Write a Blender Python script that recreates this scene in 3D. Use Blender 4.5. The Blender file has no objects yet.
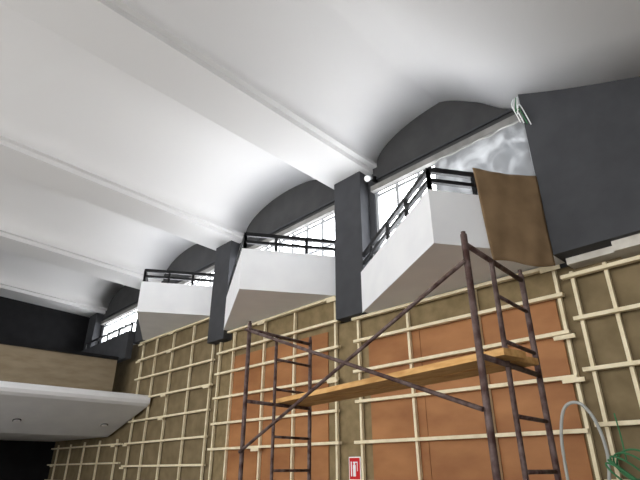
import bpy, bmesh, math, random
from mathutils import Vector, Matrix
random.seed(7)
D=7.0; EYE=1.6
FL=-EYE/D
sc=bpy.context.scene
try: sc.view_settings.view_transform='Standard'
except Exception: pass

def lin(c):
    r=[]
    for x in c:
        x=x/255.0
        r.append(x/12.92 if x<=0.04045 else ((x+0.055)/1.055)**2.4)
    return tuple(r)+(1.0,)
def mat(name,col,col2=None,rough=0.7,scale=8.0,stretch=(1,1,1),metal=0.0,bump=0.0,detail=4,lo=0.35,hi=0.65):
    m=bpy.data.materials.new(name); m.use_nodes=True
    nt=m.node_tree; b=nt.nodes['Principled BSDF']
    b.inputs['Roughness'].default_value=rough; b.inputs['Metallic'].default_value=metal
    b.inputs['Base Color'].default_value=lin(col)
    if 'Specular IOR Level' in b.inputs: b.inputs['Specular IOR Level'].default_value=0.25
    if col2 is not None or bump:
        tc=nt.nodes.new('ShaderNodeTexCoord'); mp=nt.nodes.new('ShaderNodeMapping')
        mp.inputs['Scale'].default_value=stretch
        nz=nt.nodes.new('ShaderNodeTexNoise'); nz.inputs['Scale'].default_value=scale; nz.inputs['Detail'].default_value=detail
        nt.links.new(tc.outputs['Object'],mp.inputs['Vector']); nt.links.new(mp.outputs[0],nz.inputs['Vector'])
        if col2 is not None:
            cr=nt.nodes.new('ShaderNodeValToRGB')
            cr.color_ramp.elements[0].color=lin(col); cr.color_ramp.elements[0].position=lo
            cr.color_ramp.elements[1].color=lin(col2); cr.color_ramp.elements[1].position=hi
            nt.links.new(nz.outputs['Fac'],cr.inputs['Fac']); nt.links.new(cr.outputs['Color'],b.inputs['Base Color'])
        if bump:
            bp=nt.nodes.new('ShaderNodeBump'); bp.inputs['Strength'].default_value=bump; bp.inputs['Distance'].default_value=0.02
            nt.links.new(nz.outputs['Fac'],bp.inputs['Height']); nt.links.new(bp.outputs[0],b.inputs['Normal'])
    return m
def emis(name,col,st):
    m=bpy.data.materials.new(name); m.use_nodes=True
    nt=m.node_tree; nt.nodes.clear()
    o=nt.nodes.new('ShaderNodeOutputMaterial'); e=nt.nodes.new('ShaderNodeEmission')
    e.inputs['Color'].default_value=lin(col); e.inputs['Strength'].default_value=st
    nt.links.new(e.outputs[0],o.inputs['Surface']); return m

M_ceil=mat('ceiling_plaster',(209,208,207),None,0.85)
M_white=mat('white_plaster',(234,235,238),(239,240,242),0.75,2.0)
M_dark=mat('dark_grey_paint',(62,63,66),(68,69,72),0.8,3.0)
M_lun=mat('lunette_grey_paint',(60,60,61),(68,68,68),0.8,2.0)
M_band=mat('grey_lintel',(120,119,116),(135,133,130),0.7,4.0)
M_black=mat('black_paint',(16,16,18),(24,24,26),0.8,3.0)
M_rail=mat('black_steel',(20,20,22),None,0.45)
M_tan=mat('hessian_tan',(124,108,78),(142,124,92),0.9,5.0,bump=0.2)
M_olive=mat('olive_board',(114,100,74),(132,116,88),0.9,3.0)
M_ply=mat('orange_plywood',(140,92,56),(174,122,78),0.6,1.1,(1,1,2.2),detail=8,lo=.3,hi=.7)
M_batten=mat('pine_batten',(224,210,176),(238,226,196),0.6,6.0)
M_cloth=mat('brown_cloth',(120,98,72),(136,112,84),0.9,3.0,bump=0.15)
M_floor=mat('floor_concrete',(142,139,134),(156,152,147),0.8,2.0)
M_rust=mat('rusty_scaffold_paint',(62,40,36),(108,92,88),0.6,14.0)
M_plank=mat('scaffold_plank_wood',(190,142,84),(212,168,110),0.7,4.0,(1,6,6))
M_red=mat('sign_red',(200,28,32),None,0.5)
M_sw=mat('sign_white',(240,240,240),None,0.5)
M_hose=mat('grey_hose',(176,178,174),None,0.5)
M_green=mat('green_cable',(60,120,78),None,0.5)
M_frame=mat('window_frame_grey',(160,162,164),None,0.5)
M_fasc=mat('gallery_fascia_wood',(138,123,100),(154,139,116),0.6,1.5,(1,1,4))
M_plast=mat('plaster_patch',(196,190,180),(214,210,200),0.85,5.0)
M_pane=emis('daylight_glass',(250,252,255),14.0)
M_pane2=emis('daylight_glass_opposite',(253,253,252),12.0)

def P(u,v,z): return Vector((-u*D,v*D,z*D+EYE))
class MB:
    def __init__(s): s.bm=bmesh.new(); s.m=[]
    def mi(s,mt):
        if mt not in s.m: s.m.append(mt)
        return s.m.index(mt)
    def hexa(s,pts,mt):
        vs=[s.bm.verts.new(p) for p in pts]; i=s.mi(mt)
        for f in ((0,1,2,3),(4,5,6,7),(0,1,5,4),(1,2,6,5),(2,3,7,6),(3,0,4,7)):
            s.bm.faces.new([vs[k] for k in f]).material_index=i
    def box(s,u0,u1,v0,v1,z0,z1,mt):
        s.hexa([P(u0,v0,z0),P(u1,v0,z0),P(u1,v1,z0),P(u0,v1,z0),P(u0,v0,z1),P(u1,v0,z1),P(u1,v1,z1),P(u0,v1,z1)],mt)
    def prism(s,a,b,mt):
        i=s.mi(mt); n=len(a)
        A=[s.bm.verts.new(p) for p in a]; B=[s.bm.verts.new(p) for p in b]
        s.bm.faces.new(A).material_index=i; s.bm.faces.new(B).material_index=i
        for k in range(n):
            s.bm.faces.new([A[k],A[(k+1)%n],B[(k+1)%n],B[k]]).material_index=i
    def beam(s,p0,p1,w,h,mt,up=Vector((0,0,1))):
        d=(p1-p0).normalized(); sd=d.cross(up)
        if sd.length<1e-4: sd=Vector((1,0,0))
        sd.normalize(); upv=sd.cross(d).normalized()
        o=[]
        for p in (p0,p1):
            for a,b in ((-1,-1),(1,-1),(1,1),(-1,1)):
                o.append(p+sd*a*w/2+upv*b*h/2)
        s.hexa(o,mt)
    def tube(s,pts,r,mt,n=10):
        i=s.mi(mt); rings=[]
        for k,p in enumerate(pts):
            d=(pts[min(k+1,len(pts)-1)]-pts[max(k-1,0)]).normalized()
            a=d.cross(Vector((0,0,1)))
            if a.length<0.05: a=d.cross(Vector((0,1,0)))
            a.normalize(); b=d.cross(a)
            rings.append([s.bm.verts.new(p+a*r*math.cos(2*math.pi*j/n)+b*r*math.sin(2*math.pi*j/n)) for j in range(n)])
        for k in range(len(rings)-1):
            for j in range(n):
                f=s.bm.faces.new([rings[k][j],rings[k][(j+1)%n],rings[k+1][(j+1)%n],rings[k+1][j]]); f.material_index=i; f.smooth=True
        s.bm.faces.new(rings[0]).material_index=i; s.bm.faces.new(rings[-1]).material_index=i
    def done(s,name,bevel=0):
        bmesh.ops.recalc_face_normals(s.bm,faces=s.bm.faces)
        me=bpy.data.meshes.new(name); s.bm.to_mesh(me); s.bm.free()
        for m in s.m: me.materials.append(m)
        o=bpy.data.objects.new(name,me); sc.collection.objects.link(o)
        if bevel:
            b=o.modifiers.new('b','BEVEL'); b.width=bevel; b.segments=2; b.limit_method='ANGLE'
        return o
def smooth_path(pts,n=8):
    out=[]
    for i in range(len(pts)-1):
        p0=pts[max(i-1,0)];p1=pts[i];p2=pts[i+1];p3=pts[min(i+2,len(pts)-1)]
        for k in range(n):
            t=k/n
            out.append(0.5*((2*p1)+(-p0+p2)*t+(2*p0-5*p1+4*p2-p3)*t*t+(-p0+3*p1-3*p2+p3)*t**3))
    out.append(pts[-1]); return out

# ---------------- ceiling ----------------
PIT=0.69
def lerp(a,b,t): return a+(b-a)*t
ctrl=[Vector((a,z,0)) for a,z in [(.66,.952),(.56,.96),(.45,.893),(.34,.80),(.1,.69),(-.2,.59),(-.6,.53),(-1.0,.52),(-1.3,.52)]]
right=[(q.x,q.y) for q in smooth_path(ctrl,8)]
right=[q for q in right if q[0]<=.5601]
def prof(u):
    if u<=.56:
        for (a,za),(b,zb) in zip(right,right[1:]):
            if b<=u<=a: return lerp(za,zb,(a-u)/(a-b))
        return .52
    if u<=.82:
        return .852+.108*math.sqrt(max(0,1-((u-.56)/.26)**2))
    k=0
    while u>.97+PIT*k+1e-9 and u>.82+PIT*(k+1)-1e-9: k+=1
    if u<=.97+PIT*k+1e-9: return .84
    c=.97+PIT*k+.27
    return .852+.108*math.sqrt(max(0,1-((u-c)/.27)**2))
def zc(u,v): return prof(u)+.05*(1-v)
us=[]
for a,_ in right[::-1]: us.append((a,prof(a)))
us=us[:-1]
N=26
for i in range(N+1):
    t=math.pi/2*i/N; uu=.56+.26*math.sin(t); us.append((uu,.852+.108*math.cos(t)))
for k in range(4):
    us.append((.82+PIT*k,.84)); us.append((.97+PIT*k,.84))
    if k<3:
        c=.97+PIT*k+.27
        for i in range(37):
            t=math.pi*i/36; us.append((c-.27*math.cos(t),.852+.108*math.sin(t)))
us.append((3.05,.852)); us.append((3.3,.9))
vs_=[1.03,.8,.6,.4,.2,0,-.3,-.6,-1.0,-1.33]
m=MB(); i0=m.mi(M_ceil)
grid=[[m.bm.verts.new(P(a,v,z+.05*(1-v))) for (a,z) in us] for v in vs_]
for r in range(len(vs_)-1):
    for c in range(len(us)-1):
        f=m.bm.faces.new([grid[r][c],grid[r][c+1],grid[r+1][c+1],grid[r+1][c]]); f.material_index=i0
        flat=us[c][1]==.84 or us[c+1][1]==.84
        f.smooth=not flat
ceil=m.done('ceiling')
sm=ceil.modifiers.new('s','EDGE_SPLIT'); sm.split_angle=math.radians(38)
so=ceil.modifiers.new('t','SOLIDIFY'); so.thickness=.12; so.offset=-1
m=MB(); m.box(-1.32,3.32,-1.34,1.05,1.14,1.17,M_dark); m.done('roof_slab')

# ---------------- floor / other walls ----------------
m=MB(); m.box(-1.32,3.34,-1.36,1.1,FL-.03,FL,M_floor); m.done('floor')
m=MB(); m.box(-1.36,-1.3,-1.34,1.05,FL,1.14,M_dark); m.done('wall_stage')
m=MB(); m.box(3.3,3.34,-1.34,1.04,FL,1.14,M_black); m.done('wall_rear')
m=MB(); m.box(3.04,3.1,-1.33,.99,.342,1.0,M_black); m.done('wall_upper_rear')
m=MB(); v0,v1=-1.36,-1.32
wins=[(-.9,-.45),(-.2,.3),(.5,1.0),(1.2,1.7),(1.9,2.4)]
m.box(-1.3,3.3,v0,v1,FL,.05,M_white); m.box(-1.3,3.3,v0,v1,.62,1.14,M_white)
e=[-1.3]+[x for w in wins for x in w]+[3.3]
for a,b in zip(e[::2],e[1::2]): m.box(a,b,v0,v1,.05,.62,M_white)
m.done('wall_opposite')
for n,(a,b) in enumerate(wins):
    m=MB(); m.box(a,b,-1.345,-1.342,.05,.62,M_pane2)
    for t in (0,.33,.66,1): x=lerp(a+.006,b-.006,t); m.box(x-.006,x+.006,-1.342,-1.33,.05,.62,M_frame)
    for z in (.055,.33,.613): m.box(a,b,-1.342,-1.33,z-.006,z+.006,M_frame)
    m.done('window_%d'%(n+5))

# ---------------- side wall ----------------
bases=[.38,.461,.546]
m=MB()
m.box(-1.3,.35,1,1.04,FL,.372,M_olive)
m.box(.35,.913,1,1.04,FL,bases[0],M_tan)
m.box(.913,1.603,1,1.04,FL,bases[1],M_tan)
m.box(1.603,2.293,1,1.04,FL,bases[2],M_olive)
m.box(2.293,3.3,1,1.04,FL,.56,M_olive)
def strip(u0,u1,zb,mt,vf=1.0,vb=1.04,n=40,extra=.004):
    top=[(lerp(u0,u1,i/n)) for i in range(n+1)]
    a=[P(u0,vf,zb)]+[P(t,vf,zc(t,vf)+extra) for t in top]+[P(u1,vf,zb)]
    b=[P(u0,vb,zb)]+[P(t,vb,zc(t,vf)+extra) for t in top]+[P(u1,vb,zb)]
    m.prism(a,b,mt)
HEAD=.765
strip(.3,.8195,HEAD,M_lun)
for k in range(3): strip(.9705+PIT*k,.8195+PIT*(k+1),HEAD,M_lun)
for k in range(4): m.box(.82+PIT*k,.97+PIT*k,1,1.04,[.38,.461,.546,.56][k],.839,M_dark)
m.box(.3,.345,1,1.04,.37,HEAD,M_dark)
m.box(3.03,3.3,1,1.04,.5,.9,M_black)
m.done('wall_right')
m=MB()
for a,b in ((.34,.82),(.97,1.51),(1.66,2.2),(2.35,2.89)):
    m.box(a,b,.985,1.0,HEAD-.012,HEAD+.006,M_band)
    m.box(a,b,.994,1.0,HEAD+.028,HEAD+.034,M_dark)
m.done('trim_1')
m=MB()
n=30; top=[lerp(-.62,.325,i/n) for i in range(n+1)]
a=[P(-.62,.93,.376)]+[P(t,.93,zc(t,.93)+.004) for t in top]+[P(.325,.93,.376)]
b=[P(-.62,.998,.376)]+[P(t,.998,zc(t,.93)+.004) for t in top]+[P(.325,.998,.376)]
m.prism(a,b,M_dark)
m.box(-.6,.225,.943,.998,.356,.3755,M_plast)
m.box(.225,.315,.965,.998,.362,.3755,M_plast)
m.done('wall_front_upper')

def window(idx,a,b,z0,nm):
    m=MB(); m.box(a,b,1.022,1.026,z0,HEAD,M_pane)
    for i in range(nm+1):
        x=lerp(a+.005,b-.005,i/nm); m.box(x-.005,x+.005,1.005,1.022,z0,HEAD-.012,M_frame)
    for z in (z0+.006,lerp(z0,HEAD,.62),HEAD-.02):
        m.box(a,b,1.007,1.021,z-.0045,z+.0045,M_frame)
    m.done('window_%d'%idx)
window(1,.345,.82,bases[0],6)
window(2,.97,1.51,bases[1],7)
window(3,1.66,2.2,bases[2],7)
window(4,2.35,2.89,.56,7)

# columns
for k in range(4):
    m=MB(); a,b=.84+PIT*k,.95+PIT*k
    bz=[.38,.43,.546,.56][k]
    m.box(a,b,.96,.9995,bz,.839,M_dark)
    m.done('column',0.01)

# ---------------- balconies ----------------
def balcony(uL,uP,vP,uR,base,H,RH):
    m=MB(); L=Vector((uL,.9985)); Pp=Vector((uP,vP)); R=Vector((uR,.9985))
    tri=[L,Pp,R]
    m.prism([P(q.x,q.y,base) for q in tri],[P(q.x,q.y,base+.022) for q in tri],M_white)
    dA=(L-Pp).normalized(); dB=(R-Pp).normalized(); t=.016
    pin=Pp+dA*t+dB*t
    kA=(.9985-pin.y)/dA.y; kB=(.9985-pin.y)/dB.y
    Li=pin+dA*kA; Ri=pin+dB*kB
    for q in ([L,Pp,pin,Li],[Pp,R,Ri,pin]):
        m.prism([P(w.x,w.y,base+.022) for w in q],[P(w.x,w.y,base+H) for w in q],M_white)
    cen=Pp+dA*t*.5+dB*t*.5
    Le=cen+dA*((.99-cen.y)/dA.y); Re=cen+dB*((.99-cen.y)/dB.y)
    for zz,hh in ((base+H+RH,.08),(base+H+RH*.5,.06)):
        for q in (Le,Re):
            m.beam(P(cen.x,cen.y,zz),P(q.x,q.y,zz),.06,hh,M_rail)
    for q,nn in ((Le,4),(Re,3)):
        for i in range(nn+1):
            w=cen+(q-cen)*(i/nn)*.985
            m.beam(P(w.x,w.y,base+H-.004),P(w.x,w.y,base+H+RH),.05,.05,M_rail)
    return m.done('balcony')
balcony(.913,.456,.723,.290,bases[0],.116,.05)
balcony(1.603,1.113,.738,.955,bases[1],.126,.05)
balcony(2.293,1.803,.738,1.645,bases[2],.122,.05)
m=MB(); m.box(2.31,2.93,.925,.955,.47,.60,M_dark); m.beam(P(2.32,.94,.64),P(2.92,.94,.64),.05,.06,M_rail)
for i in range(5): m.beam(P(2.32+.15*i,.94,.6),P(2.32+.15*i,.94,.64),.04,.04,M_rail)
m.done('parapet_wall')

# ---------------- rear gallery ----------------
m=MB()
pr=[(2.12,.288),(2.105,.278),(2.1,.265),(2.105,.252),(2.12,.242),(2.5,.135),(3.29,.14),(3.29,.20),(2.42,.30),(2.38,.30)]
m.prism([P(a,-1.31,b) for a,b in pr],[P(a,.982,b) for a,b in pr],M_white)
m.box(2.38,2.41,-1.31,.92,.30,.468,M_fasc)
m.box(2.37,2.42,-1.31,.92,.468,.482,M_black)
m.box(2.42,3.04,-1.31,.92,.30,.34,M_dark)
nn_=Vector((.27,0,-.963))
for v in (.9,.55,.2,-.15):
    uu=2.35; c=P(uu,v,.242-.2816*(uu-2.12))
    m.tube([c-nn_*.01,c+nn_*.03],.11,M_dark,20)
    m.tube([c,c+nn_*.045],.09,M_sw,20)
m.done('gallery',0)

# ---------------- plywood ----------------
m=MB()
def ply(u0,u1,z0,z1,n):
    for i in range(n):
        a=lerp(u0,u1,i/n)+.0008; b=lerp(u0,u1,(i+1)/n)-.0008
        m.box(a,b,.9965,.9995,z0,z1,M_ply)
ply(.362,.865,FL,.312,3)
m.done('plywood_panelling')
m=MB(); ply(1.02,1.50,FL,.365,3); m.done('plywood_panelling')

# ---------------- battens ----------------
def battens(us_,zs,u0,u1,ztop,vf=.9955,w=.0066):
    m=MB()
    for x in us_:
        x+=random.uniform(-.003,.003)
        m.box(x-w/2,x+w/2,vf-.0085,vf,FL,ztop+random.uniform(-.004,.004),M_batten)
    for z in zs:
        a=u0-random.uniform(-.004,.008); b=u1+random.uniform(-.012,.003)
        dz=random.uniform(-.002,.002)
        m.beam(P(a,vf-.0145,z+dz),P(b,vf-.0145,z-dz),.084,.05,M_batten)
        for x in us_[::2]:
            if random.random()<.35:
                m.box(x-.02,x+.02,vf-.0235,vf-.0206,z-.012,z-.004,M_batten)
    m.done('batten_framework')
battens([.352,.532,.724,.895],[.374,.312,.235,.155,.06,-.03],.345,.91,.378)
battens([.05,.15,.255,.32],[.345,.26,.165,.07,-.02],-.02,.335,.355)
battens([.98,1.16,1.32,1.50,1.59],[.456,.385,.31,.225,.14,.06],.965,1.60,.458)
battens([1.64,1.80,1.97,2.13,2.27],[.54,.46,.37,.28,.19,.10,.01],1.615,2.29,.542)
battens([2.4,2.6,2.8,3.0,3.2],[.1,.02,-.06,-.14],2.32,3.28,.12)

# ---------------- scaffold (metres) ----------------
def W(u,v,z): return Vector((-u,v,z+EYE))
A=(1.5,2.75);B=(1.57,3.70);C=(4.3,3.02);E=(4.37,3.97)
def mid(a,b,t): return (lerp(a[0],b[0],t),lerp(a[1],b[1],t))
m=MB(); r=.022
H=1.41
for (a,b) in ((A,B),(C,E)):
    mm=mid(a,b,.42)
    m.tube([W(*a,-1.58),W(*a,H+.02)],r,M_rust,12)
    m.tube([W(*b,-1.58),W(*b,H)],r,M_rust,12)
    m.tube([W(*mm,-1.5),W(*mm,H-.05)],r*.8,M_rust,12)
    for q in (a,b):
        m.tube([W(*q,-1.6),W(*q,-1.585)],.07,M_rust,12)
        m.tube([W(*q,H-.02),W(*q,H+.04)],r*.7,M_rust,10)
    for z in (H-.05,.62,-.35,-1.4):
        m.tube([W(*a,z),W(*b,z)],r*.85,M_rust,10)
    for z in (1.1,.78,.3,-.02,-.7,-1.05):
        m.tube([W(*mm,z),W(*b,z)],r*.65,M_rust,10)
m.tube([W(C[0],C[1]-.03,.145),W(A[0],A[1]-.03,1.23)],.015,M_rust)
m.tube([W(C[0],C[1]-.05,1.35),W(A[0],A[1]-.05,.306)],.015,M_rust)
m.tube([W(C[0],C[1]-.03,-1.3),W(A[0],A[1]-.03,-.2)],.015,M_rust)
m.tube([W(C[0],C[1]-.05,-.2),W(A[0],A[1]-.05,-1.3)],.015,M_rust)
for (p,q) in (((4.5,3.62),(1.42,3.05)),((4.5,3.86),(1.46,3.32))):
    m.beam(W(*p,.665),W(*q,.665),.22,.045,M_plank)
    m.beam(W(*p,.665),W(*p,.665)+Vector((.03,0,0)),.225,.05,M_rail)
m.done('scaffold_tower')

# ---------------- cloth ----------------
bm=bmesh.new(); Pp=Vector((.456,.723)); R=Vector((.290,.9985)); d=(R-Pp).normalized(); nrm=Vector((-d.y,d.x))
if nrm.x>0: nrm=-nrm
nx,nz=28,24; g=[]
for i in range(nx+1):
    row=[]
    for j in range(nz+1):
        s=i/nx; t=j/nz
        q=Pp+d*lerp(.098+.012*t,.243,s)+nrm*(.009+.0012*math.sin(s*9+t*2)*t+.0006*math.sin(s*20+t*7))
        z=lerp(.554,.350,t)-.005*math.sin(s*math.pi)*(1-t)+.004*math.sin(s*7)*t
        row.append(bm.verts.new(P(q.x,q.y,z)))
    g.append(row)
for i in range(nx):
    for j in range(nz):
        f=bm.faces.new([g[i][j],g[i+1][j],g[i+1][j+1],g[i][j+1]]); f.smooth=True
me=bpy.data.meshes.new('hessian_cloth'); bm.to_mesh(me); bm.free(); me.materials.append(M_cloth)
o=bpy.data.objects.new('hessian_cloth',me); sc.collection.objects.link(o)
so=o.modifiers.new('t','SOLIDIFY'); so.thickness=.006; so.offset=0

# ---------------- plastic sheet on window 1 ----------------
M_film=bpy.data.materials.new('plastic_film'); M_film.use_nodes=True
nt=M_film.node_tree; nt.nodes.clear()
out=nt.nodes.new('ShaderNodeOutputMaterial'); mx=nt.nodes.new('ShaderNodeMixShader'); mx.inputs[0].default_value=.4
tl=nt.nodes.new('ShaderNodeBsdfTranslucent'); df=nt.nodes.new('ShaderNodeBsdfDiffuse')
tc=nt.nodes.new('ShaderNodeTexCoord'); nz_=nt.nodes.new('ShaderNodeTexNoise'); nz_.inputs['Scale'].default_value=1.6; nz_.inputs['Detail'].default_value=8
nz_.inputs['Distortion'].default_value=1.5
cr=nt.nodes.new('ShaderNodeValToRGB'); cr.color_ramp.elements[0].position=.42; cr.color_ramp.elements[1].position=.58
cr.color_ramp.elements[0].color=(.03,.032,.034,1); cr.color_ramp.elements[1].color=(.12,.123,.125,1)
nt.links.new(tc.outputs['Object'],nz_.inputs['Vector']); nt.links.new(nz_.outputs['Fac'],cr.inputs['Fac'])
nt.links.new(cr.outputs['Color'],tl.inputs['Color']); df.inputs['Color'].default_value=(.4,.4,.4,1)
nt.links.new(tl.outputs[0],mx.inputs[1]); nt.links.new(df.outputs[0],mx.inputs[2]); nt.links.new(mx.outputs[0],out.inputs['Surface'])
bm=bmesh.new(); g=[]
for i in range(41):
    row=[]
    for j in range(25):
        s=i/40;t=j/24
        row.append(bm.verts.new(P(lerp(.348,.60,s),.992+.004*math.sin(s*23+t*6)*math.sin(t*9+s*5),lerp(HEAD-.014,.50,t))))
    g.append(row)
for i in range(40):
    for j in range(24):
        f=bm.faces.new([g[i][j],g[i+1][j],g[i+1][j+1],g[i][j+1]]); f.smooth=True
me=bpy.data.meshes.new('plastic_sheet'); bm.to_mesh(me); bm.free(); me.materials.append(M_film)
o=bpy.data.objects.new('plastic_sheet',me); sc.collection.objects.link(o)

# ---------------- sign ----------------
m=MB()
cu,cz=.928,0.0; v=.9995
def sg(a,b,c,d,mt,l): m.hexa([P(cu+a,v-.0015-l,cz+c),P(cu+b,v-.0015-l,cz+c),P(cu+b,v,cz+c),P(cu+a,v,cz+c),P(cu+a,v-.0015-l,cz+d),P(cu+b,v-.0015-l,cz+d),P(cu+b,v,cz+d),P(cu+a,v,cz+d)],mt)
sg(-.020,.020,-.027,.027,M_sw,0); sg(-.0175,.0175,-.0245,.0245,M_red,.0006)
sg(-.004,.005,-.018,.008,M_sw,.0012); sg(-.002,.003,.008,.013,M_sw,.0012); sg(-.009,.005,.013,.0155,M_sw,.0012)
sg(-.0105,-.0085,-.006,.0155,M_sw,.0012); sg(.009,.0125,-.018,.016,M_sw,.0012)
m.done('fire_extinguisher_sign')

# ---------------- hoses / cables ----------------
m=MB()
hp=[P(.392,.962,-.02),P(.388,.96,.05),P(.372,.957,.098),P(.345,.956,.105),P(.325,.958,.075),P(.318,.96,.02),P(.33,.96,-.05),P(.33,.962,-.12),P(.32,.96,-.225)]
m.tube(smooth_path(hp),.02,M_hose,10)
m.done('hanging_hose')
m=MB()
for k in range(5):
    pts=[]
    for i in range(26):
        t=i/25*2*math.pi
        pts.append(P(.279+.026*math.cos(t)+.003*k,.955-.004*k,.006+.022*math.sin(t+k*.5)-.005*k))
    m.tube(pts,.011,M_green,8)
m.tube(smooth_path([P(.29,.955,.012),P(.292,.962,.05),P(.295,.966,.085)]),.009,M_green,8)
m.done('green_cable_coil')
m=MB()
for k,mt in enumerate((M_sw,M_sw,M_green,M_sw)):
    x=.335-.003*k
    m.tube(smooth_path([P(x,.924,.764),P(x+.004,.918,.745-.01*k),P(x-.003,.92,.71+.01*k),P(x-.008-.004*k,.915,.69-.006*k)]),.008,mt,8)
m.done('loose_wiring')
# small spotlight: bracket arm, housing, lens rim
m=MB()
m.box(.803,.811,.985,.9998,.786,.802,M_rail)
m.tube([P(.807,.99,.794),P(.807,.968,.79)],.015,M_rail,10)
m.tube([P(.807,.972,.793),P(.803,.952,.778)],.055,M_frame,16)
m.tube([P(.803,.953,.7785),P(.8025,.950,.7765)],.065,M_sw,16)
m.done('wall_spotlight')

# ---------------- world, lights, camera ----------------
w=bpy.data.worlds.new('world'); sc.world=w; w.use_nodes=True
w.node_tree.nodes['Background'].inputs[0].default_value=(.8,.88,1,1); w.node_tree.nodes['Background'].inputs[1].default_value=.3
cam=bpy.data.cameras.new('camera'); co=bpy.data.objects.new('camera',cam); sc.collection.objects.link(co)
cam.sensor_width=36; cam.lens=490/640*36; cam.clip_end=200
co.location=(0,0,EYE); co.rotation_euler=(math.radians(115),0,math.radians(46.6))
sc.camera=co
